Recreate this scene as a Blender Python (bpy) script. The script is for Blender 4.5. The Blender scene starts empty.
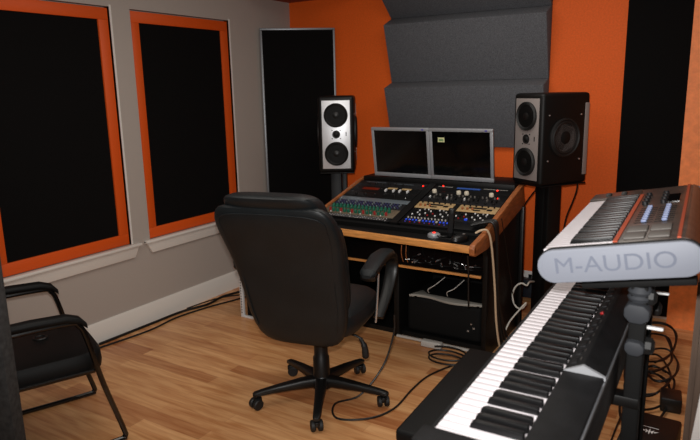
import bpy, bmesh, math, random
from mathutils import Vector, Matrix, Euler
random.seed(7)
S = bpy.context.scene
COL = S.collection
PI = math.pi

# ------------------------------------------------------------------ materials
def lin(c):
    return tuple(((v/255)/12.92 if v/255 <= .04045 else ((v/255+.055)/1.055)**2.4) for v in c) + (1,)
def mat(name, rgb, rough=.5, metal=0., bump=0., bscale=200., vary=0., vscale=20., spec=.5, emit=None, coat=0., stretch=None):
    m = bpy.data.materials.new(name); m.use_nodes = True
    nt = m.node_tree; b = nt.nodes['Principled BSDF']
    b.inputs['Base Color'].default_value = lin(rgb)
    b.inputs['Roughness'].default_value = rough
    b.inputs['Metallic'].default_value = metal
    b.inputs['Specular IOR Level'].default_value = spec
    b.inputs['Coat Weight'].default_value = coat
    if emit:
        b.inputs['Emission Color'].default_value = lin(emit[0]); b.inputs['Emission Strength'].default_value = emit[1]
    if bump or vary:
        tc = nt.nodes.new('ShaderNodeTexCoord'); vec = tc.outputs['Object']
        if stretch:
            mp = nt.nodes.new('ShaderNodeMapping'); mp.inputs['Scale'].default_value = stretch
            nt.links.new(vec, mp.inputs['Vector']); vec = mp.outputs['Vector']
    if bump:
        n = nt.nodes.new('ShaderNodeTexNoise'); n.inputs['Scale'].default_value = bscale; n.inputs['Detail'].default_value = 3
        bp = nt.nodes.new('ShaderNodeBump'); bp.inputs['Strength'].default_value = bump; bp.inputs['Distance'].default_value = .002
        nt.links.new(vec, n.inputs['Vector']); nt.links.new(n.outputs['Fac'], bp.inputs['Height'])
        nt.links.new(bp.outputs['Normal'], b.inputs['Normal'])
    if vary:
        n = nt.nodes.new('ShaderNodeTexNoise'); n.inputs['Scale'].default_value = vscale; n.inputs['Detail'].default_value = 4
        r = nt.nodes.new('ShaderNodeValToRGB')
        r.color_ramp.elements[0].position = .3; r.color_ramp.elements[1].position = .7
        r.color_ramp.elements[0].color = lin(tuple(max(0, c*(1-vary)) for c in rgb))
        r.color_ramp.elements[1].color = lin(tuple(min(255, c*(1+vary)) for c in rgb))
        nt.links.new(vec, n.inputs['Vector']); nt.links.new(n.outputs['Fac'], r.inputs['Fac'])
        nt.links.new(r.outputs['Color'], b.inputs['Base Color'])
    return m

def wood_floor():
    m = bpy.data.materials.new('maple_floor'); m.use_nodes = True
    nt = m.node_tree; N = nt.nodes.new; L = nt.links.new; b = nt.nodes['Principled BSDF']
    tc = N('ShaderNodeTexCoord')
    rot = N('ShaderNodeMapping'); rot.inputs['Rotation'].default_value = (0, 0, 0); L(tc.outputs['Object'], rot.inputs['Vector'])
    br = N('ShaderNodeTexBrick')
    br.inputs['Scale'].default_value = 1.0; br.inputs['Brick Width'].default_value = .95; br.inputs['Row Height'].default_value = .083
    br.inputs['Mortar Size'].default_value = .0008; br.inputs['Mortar Smooth'].default_value = .2
    br.offset = .37; br.squash = 1.0
    br.inputs['Color1'].default_value = (0, 0, 0, 1); br.inputs['Color2'].default_value = (1, 1, 1, 1); br.inputs['Mortar'].default_value = (.2, .2, .2, 1)
    L(rot.outputs['Vector'], br.inputs['Vector'])
    ramp = N('ShaderNodeValToRGB'); e = ramp.color_ramp.elements
    e[0].position = 0; e[0].color = lin((196, 142, 94)); e[1].position = 1; e[1].color = lin((224, 172, 120))
    x = e.new(.12); x.color = lin((176, 116, 72)); x = e.new(.3); x.color = lin((210, 156, 106)); x = e.new(.75); x.color = lin((216, 164, 112))
    L(br.outputs['Color'], ramp.inputs['Fac'])
    mp = N('ShaderNodeMapping'); mp.inputs['Scale'].default_value = (1.6, 16, 1); L(rot.outputs['Vector'], mp.inputs['Vector'])
    ns = N('ShaderNodeTexNoise'); ns.inputs['Scale'].default_value = 2.2; ns.inputs['Detail'].default_value = 6; ns.inputs['Distortion'].default_value = .6
    L(mp.outputs['Vector'], ns.inputs['Vector'])
    r2 = N('ShaderNodeValToRGB'); r2.color_ramp.elements[0].position = .28; r2.color_ramp.elements[1].position = .62
    r2.color_ramp.elements[0].color = lin((214, 188, 166)); r2.color_ramp.elements[1].color = (1, 1, 1, 1)
    L(ns.outputs['Fac'], r2.inputs['Fac'])
    mx = N('ShaderNodeMix'); mx.data_type = 'RGBA'; mx.blend_type = 'MULTIPLY'; mx.inputs['Factor'].default_value = 1
    L(ramp.outputs['Color'], mx.inputs['A']); L(r2.outputs['Color'], mx.inputs['B'])
    L(mx.outputs['Result'], b.inputs['Base Color'])
    b.inputs['Roughness'].default_value = .33; b.inputs['Specular IOR Level'].default_value = .45
    bp = N('ShaderNodeBump'); bp.inputs['Strength'].default_value = .15; bp.inputs['Distance'].default_value = .001
    L(br.outputs['Fac'], bp.inputs['Height']); bp.invert = True; L(bp.outputs['Normal'], b.inputs['Normal'])
    return m

M = dict(
    floor=wood_floor(),
    grey=mat('warm_grey_paint', (166, 156, 148), .7, bump=.25, bscale=160),
    white=mat('white_trim_paint', (216, 211, 204), .45),
    orange_lit=mat('lit_orange_paint', (240, 132, 66), .55, bump=.3, bscale=90, vary=.06, vscale=30),  # wall orange lightened for the flash light caught by the right wall
    orange=mat('orange_paint', (224, 94, 24), .65, spec=.3, bump=.5, bscale=130, vary=.04, vscale=90),
    orange_frame=mat('orange_frame_paint', (210, 80, 14), .5),
    orange_unlit=mat('unlit_orange_paint', (150, 56, 16), .8),  # wall orange darkened for the unlit underside of the soffit
    ceilpaint=mat('pale_ceiling_paint', (168, 164, 158), .85),
    blackfab=mat('black_acoustic_fabric', (13, 12, 12), .95, bump=.4, bscale=500, spec=.1),
    greyfab=mat('charcoal_grey_fabric', (88, 89, 93), .95, bump=.8, bscale=260, vary=.22, vscale=230, spec=.15),
    slabfab=mat('dark_grey_felt', (58, 58, 58), .95, bump=.7, bscale=300, vary=.15, vscale=60, spec=.15),
    trapframe=mat('grey_metal_frame', (120, 122, 126), .4, .5),
    leather=mat('black_leather', (23, 27, 29), .42, bump=.5, bscale=240, vary=.1, vscale=8, spec=.3),
    vinyl=mat('black_seat_vinyl', (11, 11, 11), .55, bump=.3, bscale=350, spec=.2),
    plastic=mat('black_plastic', (14, 14, 14), .4, spec=.4),
    satin=mat('satin_black_paint', (9, 9, 9), .5, spec=.3),
    gloss=mat('gloss_black_tube', (10, 10, 10), .18, coat=.5),
    dark=mat('matte_black', (9, 9, 9), .75, spec=.2),
    oak=mat('oak_edge', (205, 140, 76), .4, vary=.14, vscale=7, stretch=(1.2, 12, 12)),
    cheek=mat('stained_oak_side', (150, 88, 48), .45, vary=.18, vscale=9, stretch=(10, 1.5, 8)),
    silver=mat('silver_plastic', (158, 160, 164), .35, .3),
    screen=mat('dark_screen', (5, 5, 6), .12),
    alu=mat('brushed_aluminium', (226, 228, 232), .42, .6, bump=.15, bscale=90, stretch=(1, 40, 1)),
    alu_shaded_grey=mat('shaded_grey_aluminium', (158, 150, 147), .45, .35),  # aluminium darkened for the baffle turned from the flash; also grey heat sinks
    cone=mat('speaker_cone', (8, 8, 8), .6, spec=.3),
    conegrey=mat('grey_cone', (98, 96, 96), .45),
    rubber=mat('black_rubber', (14, 14, 14), .6),
    chrome=mat('polished_steel', (225, 225, 225), .18, .8),
    whitekey=mat('white_key_plastic', (214, 208, 212), .3),
    blackkey=mat('black_key_plastic', (9, 9, 10), .4, spec=.25),
    kbbody=mat('black_keyboard_shell', (14, 14, 15), .6, spec=.2, bump=.3, bscale=400, vary=.3, vscale=25),
    kbsilver=mat('silver_grey_end_cap', (118, 122, 132), .55, spec=.25),
    letter=mat('raised_grey_lettering', (98, 103, 116), .6, spec=.2),
    panelbrown=mat('brown_grey_panel', (64, 55, 50), .32, vary=.25, vscale=30),  # brown carries the orange wall mirrored in the glossy panel
    pad=mat('grey_rubber_pad', (92, 88, 84), .6),
    orange_strip=mat('orange_trim_and_reflection', (176, 74, 44), .35),
    fader=mat('pale_blue_fader_cap', (112, 124, 158), .5),
    clamp=mat('grey_rubber_clamp', (50, 52, 56), .65, spec=.25),
    green=mat('green_knob', (8, 92, 70), .4), red=mat('red_knob', (150, 20, 22), .4),
    blue=mat('blue_lit_button', (40, 70, 190), .4, emit=((50, 90, 255), .25)),
    navy=mat('dark_blue_knob', (46, 46, 86), .4),
    yellow=mat('yellow_button', (220, 180, 40), .4), whiteb=mat('white_button', (225, 225, 225), .4),
    cream=mat('cream_faceplate', (172, 144, 102), .45, vary=.12, vscale=60),
    mixer=mat('taupe_mixer_faceplate', (96, 84, 68), .5, vary=.15, vscale=60),
    gunmetal=mat('grey_blank_faceplate', (110, 120, 128), .4, .4),
    gearface=mat('black_faceplate', (9, 9, 10), .55, spec=.2),
    geargrey=mat('dark_grey_faceplate', (26, 26, 28), .5, .1, spec=.25),
    led=mat('red_indicator', (255, 40, 20), .4, emit=((255, 30, 15), 3)),
    display=mat('dim_red_display', (60, 18, 10), .3, emit=((150, 30, 10), .15)),
    bluedisp=mat('blue_display', (30, 60, 120), .3, emit=((50, 100, 190), .2)),
    dome=mat('ivory_dome_knob', (215, 205, 185), .35),
    sticky=mat('yellow_green_sticker', (214, 214, 160), .6), greenink=mat('green_ink', (120, 150, 100), .6),
    violet=mat('violet_badge', (70, 60, 160), .4),
    cable=mat('black_cable', (12, 12, 12), .45), beigecable=mat('beige_cable', (196, 172, 142), .5), whitecable=mat('white_cable', (205, 200, 190), .45),
    dullgrey=mat('dull_grey_plastic', (150, 146, 138), .5),
    lightgrey=mat('light_grey_plastic', (176, 172, 166), .5), bluebox=mat('blue_black_adapter', (22, 30, 40), .45),
    browncab=mat('brown_grey_laminate', (98, 80, 68), .55, vary=.12, vscale=6, stretch=(8, 8, 1)),
    whiteboard=mat('white_panel_paint', (226, 220, 216), .5),
    perforated=mat('white_perforated_rail', (215, 215, 215), .4),
    holes=mat('rail_hole', (25, 25, 25), .6),
)

# ------------------------------------------------------------------ mesh builder
class MB:
    def __init__(s): s.bm = bmesh.new(); s.mats = []; s.cur = 0
    def m(s, key):
        if key not in s.mats: s.mats.append(key)
        s.cur = s.mats.index(key); return s
    def _fin(s, vs, fs):
        for f in fs: f.material_index = s.cur
        return s
    def box(s, x0, x1, y0, y1, z0, z1, bev=0., seg=2, mtx=None):
        b = bmesh.new()
        v = [b.verts.new(p) for p in ((x0,y0,z0),(x1,y0,z0),(x1,y1,z0),(x0,y1,z0),(x0,y0,z1),(x1,y0,z1),(x1,y1,z1),(x0,y1,z1))]
        for q in ((3,2,1,0),(4,5,6,7),(0,1,5,4),(1,2,6,5),(2,3,7,6),(3,0,4,7)): b.faces.new([v[i] for i in q])
        if bev: bmesh.ops.bevel(b, geom=b.edges[:], offset=bev, segments=seg, profile=.5, affect='EDGES')
        return s.merge(b, mtx)
    def merge(s, b, mtx=None):
        if mtx is not None: bmesh.ops.transform(b, matrix=mtx, verts=b.verts[:])
        mp = {v: s.bm.verts.new(v.co) for v in b.verts}
        for f in b.faces:
            try: nf = s.bm.faces.new([mp[v] for v in f.verts]); nf.material_index = s.cur
            except ValueError: pass
        b.free(); return s
    def prism(s, pts, axis, a, b_, bev=0., mtx=None):
        """pts: 2-D outline; axis 0/1/2 = extrusion axis"""
        b = bmesh.new()
        def P(p, h): return {0: (h, p[0], p[1]), 1: (p[0], h, p[1]), 2: (p[0], p[1], h)}[axis]
        A = [b.verts.new(P(p, a)) for p in pts]; B = [b.verts.new(P(p, b_)) for p in pts]; n = len(pts)
        b.faces.new(A); b.faces.new(B[::-1])
        for i in range(n): b.faces.new((A[i], B[i], B[(i+1) % n], A[(i+1) % n]))
        bmesh.ops.recalc_face_normals(b, faces=b.faces[:])
        if bev: bmesh.ops.bevel(b, geom=b.edges[:], offset=bev, segments=2, profile=.5, affect='EDGES')
        return s.merge(b, mtx)
    def lathe(s, prof, n=24, mtx=None):
        """prof: (r, z) pairs about Z"""
        b = bmesh.new(); rings = []
        for r, z in prof:
            if r < 1e-6: rings.append([b.verts.new((0, 0, z))])
            else: rings.append([b.verts.new((r*math.cos(2*PI*i/n), r*math.sin(2*PI*i/n), z)) for i in range(n)])
        for A, B in zip(rings, rings[1:]):
            for i in range(n):
                j = (i+1) % n
                if len(A) == 1 and len(B) == 1: continue
                if len(A) == 1: b.faces.new((A[0], B[i], B[j]))
                elif len(B) == 1: b.faces.new((A[i], A[j], B[0]))
                else: b.faces.new((A[i], A[j], B[j], B[i]))
        if len(rings[0]) > 1: b.faces.new(rings[0][::-1])
        if len(rings[-1]) > 1: b.faces.new(rings[-1])
        bmesh.ops.recalc_face_normals(b, faces=b.faces[:])
        return s.merge(b, mtx)
    def cyl(s, p0, p1, r0, r1=None, n=16):
        p0 = Vector(p0); p1 = Vector(p1); d = p1-p0
        q = d.to_track_quat('Z', 'Y').to_matrix().to_4x4()
        return s.lathe([(r0, 0), (r0 if r1 is None else r1, d.length)], n, Matrix.Translation(p0) @ q)
    def tube(s, pts, r, n=8, sub=6, smooth=True, closed=False):
        P = [Vector(p) for p in pts]
        if smooth and len(P) > 2:
            Q = []
            m_ = len(P)
            for i in range(m_ if closed else m_-1):
                if closed: a, b_, c, d = P[i-1], P[i], P[(i+1) % m_], P[(i+2) % m_]
                else: a, b_, c, d = P[max(i-1, 0)], P[i], P[i+1], P[min(i+2, m_-1)]
                for k in range(sub):
                    t = k/sub
                    Q.append(.5*((2*b_)+(c-a)*t+(2*a-5*b_+4*c-d)*t*t+(3*b_-a-3*c+d)*t**3))
            if not closed: Q.append(P[-1])
            P = Q
        b = bmesh.new(); rings = []; up = None; k = len(P)
        for i, p in enumerate(P):
            if closed: t = P[(i+1) % k]-P[i-1]
            else: t = P[min(i+1, k-1)]-P[max(i-1, 0)]
            t.normalize()
            if up is None:
                up = Vector((0, 0, 1)) if abs(t.z) < .9 else Vector((1, 0, 0))
            u = (up-t*up.dot(t)); 
            if u.length < 1e-5: u = t.orthogonal()
            u.normalize(); w = t.cross(u); up = u
            rr = r[i*(len(r)-1)//max(1, k-1)] if isinstance(r, (list, tuple)) else r
            rings.append([b.verts.new(p+(u*math.cos(2*PI*j/n)+w*math.sin(2*PI*j/n))*rr) for j in range(n)])
        for i in range(k if closed else k-1):
            A, B = rings[i], rings[(i+1) % k]
            for j in range(n): b.faces.new((A[j], A[(j+1) % n], B[(j+1) % n], B[j]))
        if not closed: b.faces.new(rings[0][::-1]); b.faces.new(rings[-1])
        bmesh.ops.recalc_face_normals(b, faces=b.faces[:])
        return s.merge(b)
    def loft(s, rings, mtx=None, cap=True):
        b = bmesh.new(); R = [[b.verts.new(p) for p in r] for r in rings]; n = len(R[0])
        for A, B in zip(R, R[1:]):
            for j in range(n): b.faces.new((A[j], A[(j+1) % n], B[(j+1) % n], B[j]))
        if cap: b.faces.new(R[0][::-1]); b.faces.new(R[-1])
        bmesh.ops.recalc_face_normals(b, faces=b.faces[:])
        return s.merge(b, mtx)
    def frame(s, x0, x1, z0, z1, w, y0, y1, bev=0.):
        """rectangular picture-frame in the XZ plane"""
        s.box(x0, x1, y0, y1, z0, z0+w, bev); s.box(x0, x1, y0, y1, z1-w, z1, bev)
        s.box(x0, x0+w, y0, y1, z0+w, z1-w, bev); s.box(x1-w, x1, y0, y1, z0+w, z1-w, bev); return s

MATX = {}
def mesh_of(name, mb, mtx=None, smooth=35):
    bm = mb.bm
    if mtx is not None: bmesh.ops.transform(bm, matrix=mtx, verts=bm.verts[:])
    bm.normal_update()
    for f in bm.faces: f.smooth = True
    for e in bm.edges:
        if len(e.link_faces) == 2: e.smooth = e.calc_face_angle(0) < math.radians(smooth)
    me = bpy.data.meshes.new(name); bm.to_mesh(me); bm.free()
    for k in mb.mats: me.materials.append(M[k])
    return me
def obj(name, mb, parent=None, local=False, sub=0, smooth=35, label=None):
    """link one mesh object; world-space geometry is moved into the parent's frame unless local"""
    mt = None if (parent is None or local) else MATX[parent.name].inverted()
    o = bpy.data.objects.new(name, mesh_of(name, mb, mt, smooth)); COL.objects.link(o)
    if parent is not None:
        o.parent = parent; MATX[o.name] = MATX[parent.name]
    else: MATX[o.name] = Matrix.Identity(4)
    if sub:
        md = o.modifiers.new('smooth', 'SUBSURF'); md.levels = sub; md.render_levels = sub
    if label: o['label'] = label
    return o
def thing(name, label, cat, loc=(0,0,0), rot=(0,0,0), group=None):
    o = bpy.data.objects.new(name, None); COL.objects.link(o); o.empty_display_size = .05
    o.location = loc; o.rotation_euler = rot; o['label'] = label; o['category'] = cat
    if group: o['group'] = group
    MATX[o.name] = Matrix.Translation(Vector(loc)) @ Euler(rot).to_matrix().to_4x4()
    return o
def tag(o, label, cat, group=None):
    o['label'] = label; o['category'] = cat
    if group: o['group'] = group
    return o
def struct(name, mb, parent=None, smooth=35):
    o = obj(name, mb, parent, smooth=smooth)
    if parent is None: o['kind'] = 'structure'
    return o
def inst(name, src, parent, loc, rot=None):
    """copy of a finished part (shares its mesh) under the same or another thing"""
    c = src.copy(); COL.objects.link(c); c.name = name; c.parent = parent; c.location = loc
    if rot is not None: c.rotation_euler = rot
    MATX[c.name] = MATX[parent.name]
    return c
def dup(root, loc, rot=None, label=None, group=None):
    r = root.copy(); COL.objects.link(r); r.location = loc
    if rot is not None: r.rotation_euler = rot
    if label: r['label'] = label
    if group: r['group'] = group
    MATX[r.name] = Matrix.Translation(Vector(loc)) @ r.rotation_euler.to_matrix().to_4x4()
    for ch in list(root.children):
        c = ch.copy(); COL.objects.link(c); c.parent = r
        for g in list(ch.children):
            d = g.copy(); COL.objects.link(d); d.parent = c
    return r
def T(x, y, z): return Matrix.Translation((x, y, z))
def RX(a): return Matrix.Rotation(a, 4, 'X')
def RY(a): return Matrix.Rotation(a, 4, 'Y')
def RZ(a): return Matrix.Rotation(a, 4, 'Z')

# ------------------------------------------------------------------ camera
YAW, PITCH, ROLL, FPX = .5572366, .2080547, -.0209804, 620.7
CAMZ = 1.5
fw = Vector((-math.sin(YAW)*math.cos(PITCH), math.cos(YAW)*math.cos(PITCH), -math.sin(PITCH)))
r0 = Vector((math.cos(YAW), math.sin(YAW), 0)); u0 = r0.cross(fw)
rt = r0*math.cos(ROLL)+u0*math.sin(ROLL); up = -r0*math.sin(ROLL)+u0*math.cos(ROLL)
cam = bpy.data.cameras.new('camera'); co = bpy.data.objects.new('camera', cam); COL.objects.link(co)
co.matrix_world = Matrix(((rt.x, up.x, -fw.x, 0), (rt.y, up.y, -fw.y, 0), (rt.z, up.z, -fw.z, CAMZ), (0, 0, 0, 1)))
cam.sensor_width = 36; cam.lens = FPX/700*36; cam.clip_start = .02
cam.dof.use_dof = True; cam.dof.focus_distance = 3.0; cam.dof.aperture_fstop = 5.6
S.camera = co

# ------------------------------------------------------------------ the room
XL, YB, HC = -3.225, 4.30, 2.42
W1, W2 = (1.67, 2.53), (2.68, 3.556); WZ = (.556, 2.006); RD = .045
floor = struct('floor', MB().m('floor').box(XL-.1, 1.4, -1.6, YB+.1, -.08, 0))
struct('ceiling', MB().m('ceilpaint').box(XL-.1, 1.4, -1.6, YB+.1, HC, HC+.08))
struct('trim_3', MB().m('orange_unlit').box(XL, XL+.75, YB-.62, YB, 2.2, HC))
w = MB().m('grey')
ys = [-1.6, W1[0], W1[1], W2[0], W2[1], YB]
w.box(XL-.12, XL, ys[0], ys[5], -.02, WZ[0]); w.box(XL-.12, XL, ys[0], ys[5], WZ[1], HC)
for a, b in ((0, 1), (2, 3), (4, 5)): w.box(XL-.12, XL, ys[a], ys[b], WZ[0], WZ[1])
for a, b in (W1, W2): w.box(XL-.12, XL-RD, a, b, WZ[0], WZ[1])
struct('wall_left', w)
struct('wall_back', MB().m('orange').box(XL-.12, 1.4, YB, YB+.1, -.02, HC))
struct('wall_right', MB().m('orange_lit').box(-.268, 1.4, 4.15, YB, 0, HC))
struct('wall_right_side', MB().m('grey').box(1.3, 1.4, -1.6, 4.15, 0, HC))
struct('baseboard_left', MB().m('white').prism([(XL, 0), (XL+.016, 0), (XL+.016, .118), (XL+.008, .135), (XL, .135)], 1, -1.6, YB))
struct('baseboard_back', MB().m('white').prism([(YB, 0), (YB-.014, 0), (YB-.014, .05), (YB, .06)], 0, -1.02, -.268))
# thin white reveal trims and the sill with its apron under each wall recess
for i, (a, b) in enumerate((W1, W2)):
    rv = MB().m('white').box(XL-RD, XL+.004, b, b+.012, WZ[0], WZ[1]+.01)
    sl = [(a-.05, WZ[0]), (b+.06, WZ[0]), (b+.06, WZ[0]-.016), (b+.045, WZ[0]-.022), (b+.01, WZ[0]-.085), (a-.0, WZ[0]-.085), (a-.035, WZ[0]-.022), (a-.05, WZ[0]-.016)]
    rv.prism(sl, 0, XL, XL+.018, .003)
    rv.box(XL-.0, XL+.034, a-.05, b+.06, WZ[0]-.014, WZ[0]+.002, .003)
    struct('trim_%d' % (i+1), rv)
def recess_panel(a, b, label):
    t = thing('framed_absorber', label, 'acoustic panel', (XL-RD, (a+b)/2, WZ[0]), (0, 0, PI/2), 'orange framed panels in the wall recesses')
    h = (b-a)/2-.004; H = WZ[1]-WZ[0]-.008
    # local: +x runs along the wall (world +y), -y faces the room
    obj('frame', MB().m('orange_frame').frame(-h, h, .004, H, .068, -.034, -.006, .002), t, local=True)
    obj('fabric_face', MB().m('blackfab').box(-h+.068, h-.068, -.022, -.004, .072, H-.068), t, local=True)
recess_panel(*W1, 'black fabric panel in orange frame on the grey wall above the visitor chair')
recess_panel(*W2, 'black fabric panel in an orange frame farther along the grey wall, nearest the corner')

# bass trap standing across the front left corner
tr_dir = math.atan2(4.285-3.905, -2.765+3.205)
t = thing('bass_trap', 'tall black fabric bass trap with thin grey frame, standing across the corner', 'bass trap', (-2.993, 4.088, 0), (0, 0, tr_dir))
obj('frame', MB().m('trapframe').frame(-.295, .289, .0, 1.972, .016, -.03, .055, .002), t, local=True)
obj('fabric_face', MB().m('blackfab').box(-.279, .273, -.024, .04, .016, 1.956), t, local=True)
tag(obj('wall_panel', MB().m('blackfab').box(-.632, -.272, YB-.03, YB-.002, .02, HC-.02, .004)), 'tall plain black fabric panel on the orange wall right of the desk', 'acoustic panel')

# saw-tooth fabric absorber above the monitors: three separate wedges
AX = (-2.264, -1.092)
def wedge(z0, z1, zt, yo, label):
    # outline in (y, z): wall foot, long face rising outward, short ledge sloping back up to the wall
    mb = MB().m('greyfab').prism([(YB-.004, z0), (YB-.03, z0), (yo, z1), (YB-.03, zt), (YB-.004, zt)], 0, AX[0], AX[1], .004)
    tag(obj('acoustic_wedge', mb), label, 'acoustic panel', 'grey wedge absorbers above the monitors')
wedge(1.077, 1.500, 1.541, 4.148, 'charcoal grey fabric wedge lowest of the stack, just behind the two monitors')
wedge(1.541, 1.950, 2.002, 4.148, 'charcoal grey fabric wedge in the middle of the wall stack above the monitors')
mb = MB().m('greyfab').prism([(YB-.004, 2.002), (YB-.03, 2.002), (4.02, 2.215), (4.02, 2.36), (YB-.004, 2.36)], 0, AX[0], AX[1], .004)
tag(obj('acoustic_wedge', mb), 'charcoal grey fabric wedge topmost in the stack, leaning out under the ceiling', 'acoustic panel', 'grey wedge absorbers above the monitors')

# ------------------------------------------------------------------ studio desk
D = thing('studio_desk', 'black studio desk with oak front edge and sloped rack of gear between wooden sides', 'desk', (-1.62, 3.4, 0))
SL = math.atan2(.155, .59); RP = Vector((0, 3.07, .745)); tv = Vector((0, math.cos(SL), math.sin(SL))); nv = Vector((0, -math.sin(SL), math.cos(SL)))
XD = (-2.19, -1.065)
fy = lambda x: 2.955 + (x-XD[0])*(2.885-2.955)/(XD[1]-XD[0])
obj('worktop', MB().m('satin').prism([(XD[0]+.03, fy(XD[0])+.022), (XD[1]-.03, fy(XD[1])+.022), (XD[1]-.03, 3.05), (XD[0]+.03, 3.05)], 2, .676, .706), D)
obj('front_edge', MB().m('oak').prism([(XD[0], fy(XD[0])), (XD[1], fy(XD[1])), (XD[1], fy(XD[1])+.022), (XD[0], fy(XD[0])+.022)], 2, .672, .71, .005), D)
for x0, x1, fo in ((XD[0]+.012, XD[0]+.0295, .06), (XD[1]-.03, XD[1], 0)):
    pts = [(2.905+fo, .655), (2.885+fo, .665), (2.877+fo, .70), (2.893+fo, .718), (3.04, .743), (3.655, .905), (3.70, .912), (3.745, .795), (3.70, .775), (3.08, .655)]
    obj('side_cheek', MB().m('cheek').prism(pts, 0, x0, x1, .004), D)
def onp(u, v, n=0): return RP + tv*v + nv*n + Vector((u, 0, 0))
RM = Matrix.Translation(RP) @ RX(SL)
obj('rack_tray', MB().m('dark').box(XD[0]+.03, XD[1]-.03, -.005, .60, -.10, -.088, mtx=RM).box(XD[0]+.03, XD[1]-.03, -.02, .004, -.088, -.012, mtx=RM), D)
obj('rack_divider', MB().m('satin').box(-1.652, -1.604, .006, .59, -.088, .002, mtx=RM), D)
obj('monitor_shelf', MB().m('satin').box(XD[0]+.035, -1.105, 3.648, 3.96, .878, .915, .003), D)
cb = MB().m('satin')
obj('side_panel', MB().m('satin').box(-2.15, -2.122, 3.13, 3.74, 0, .655, .003), D)
obj('side_panel', MB().m('satin').prism([(3.13, 0), (3.73, 0), (3.73, .775), (3.70, .772), (3.09, .65), (3.13, .60)], 0, -1.108, -1.08, .003), D)
obj('divider_panel', MB().m('satin').box(-1.69, -1.655, 3.2, 3.70, 0, .465, .002), D)
obj('back_panel', MB().m('dark').box(-2.122, -1.108, 3.71, 3.725, 0, .62), D)
sh = obj('shelf', MB().m('dark').box(-2.122, -1.108, 3.115, 3.70, .474, .492), D)
obj('shelf_edge', MB().m('oak').box(-2.122, -1.108, 3.1, 3.115, .479, .493, .002), sh)
obj('foot_board', MB().m('satin').box(-2.122, -1.108, 3.24, 3.70, .0, .03), D)
obj('rear_post', MB().m('plastic').box(-1.078, -1.055, 3.69, 3.73, 0, .78, .004), D)

# ------------------------------------------------------------------ rack gear on the slope
U = .0445
BL, BR = (-2.152, -1.656), (-1.600, -1.100)
PX = {}
def knob_mesh(key, r, h, m, top=None, tr=.6):
    if key not in PX:
        mb = MB().m(m).lathe([(r, 0), (r*.92, h*.85), (r*.8, h)], 12)
        if top: mb.m(top).lathe([(r*tr, h), (r*tr*.9, h+.001)], 10)
        PX[key] = mesh_of(key, mb)
    return PX[key]
def cap_mesh(key, w_, d, h, m):
    if key not in PX: PX[key] = mesh_of(key, MB().m(m).box(-w_/2, w_/2, -d/2, d/2, 0, h, min(w_, d, h)*.15))
    return PX[key]
def part(name, me, parent, loc, rot=None):
    o = bpy.data.objects.new(name, me); COL.objects.link(o); o.parent = parent; o.location = loc
    if rot: o.rotation_euler = rot
    return o
def unit(bay, v0, v1, face, label, cat='rack unit', depth=.07, lift=0., name='rack_unit', x=None):
    x0, x1 = x or bay
    c = onp((x0+x1)/2, v0, 0)
    t = thing(name, label, cat, c, (SL, 0, 0))
    h = (x1-x0)/2-.0015; H = v1-v0-.0015
    obj('faceplate', MB().m(face).box(-h, h, 0, H, -.004, lift, .0012), t, local=True)
    obj('chassis', MB().m('dark').box(-h+.012, h-.012, .003, H-.003, -depth, -.004), t, local=True)
    t['w'] = 0.0; del t['w']
    return t, h, H
# --- left bay, bottom to top
t, h, H = unit(BL, .012, .012+U, 'gearface', 'black patch bay with a row of small bright jacks, lowest in the left rack bay', 'patch bay')
for i in range(24):
    part('jack', knob_mesh('jack', .0055, .003, 'chrome', 'dark', .55), t, (-h+.03+i*(2*h-.06)/23, .03, 0))
    part('jack', knob_mesh('jack', .0055, .003, 'chrome', 'dark', .55), t, (-h+.03+i*(2*h-.06)/23, .013, 0))
t, h, H = unit(BL, .012+U, .165, 'mixer', 'taupe line mixer crowded with green and red knobs in the left rack bay', 'mixer')
for i in range(16):
    x = -h+.035+i*(2*h-.10)/15
    for j, (yy, k) in enumerate(((.090, 'green'), (.066, 'green'), (.046, 'red'), (.026, 'green' if i % 3 else 'red'))):
        part('knob', knob_mesh('k'+k, .0095 if k == 'green' else .0065, .019 if k == 'green' else .012, k), t, (x+(j % 2)*.012, yy, 0))
for i in range(6): part('button', cap_mesh('cw', .006, .006, .006, 'whiteb'), t, (-h+.06+i*.07, .011, 0))
t, h, H = unit(BL, .165, .165+2*U, 'geargrey', 'dark unit with rows of small blue and violet knobs above the green knob mixer')
for i in range(22):
    for yy in (.022, .045, .066):
        part('knob', knob_mesh('knavy' if (i+int(yy*1000)) % 3 else 'kgm', .0055, .009, 'navy' if (i+int(yy*1000)) % 3 else 'gunmetal'), t, (-h+.03+i*(2*h-.06)/21, yy, 0))
t, h, H = unit(BL, .254, .254+1.15*U, 'gunmetal', 'plain pale grey blank plate across the left rack bay')
for sx in (-1, 1):
    part('screw', knob_mesh('screw', .004, .002, 'chrome'), t, (sx*(h-.01), .025, 0))
t, h, H = unit(BL, .3052, .3052+2*U, 'gearface', 'plain black unit just above the pale grey blank plate')
for i in range(5): part('knob', knob_mesh('kblk', .008, .012, 'plastic'), t, (-h+.08+i*.07, .045, 0))
part('power_lamp', knob_mesh('wl', .003, .003, 'whiteb'), t, (h-.05, .03, 0))
t, h, H = unit(BL, .3945, .3945+2*U, 'gearface', 'black unit with dim red window and two cream meters, left bay', 'compressor')
obj('display_window', MB().m('display').box(-h+.08, -h+.20, .03, .062, -.001, .002), t, local=True)
for k in range(2):
    x = h-.20+k*.10
    mtr = obj('meter', MB().m('dark').box(x-.038, x+.038, .034, .076, -.001, .004, .001).m('cream').box(x-.034, x+.034, .05, .073, .004, .006, .001), t, local=True)
    for s_ in (-.03, .026): part('toggle', cap_mesh('tog', .009, .028, .014, 'whiteb'), t, (x+s_, .024, 0))
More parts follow.
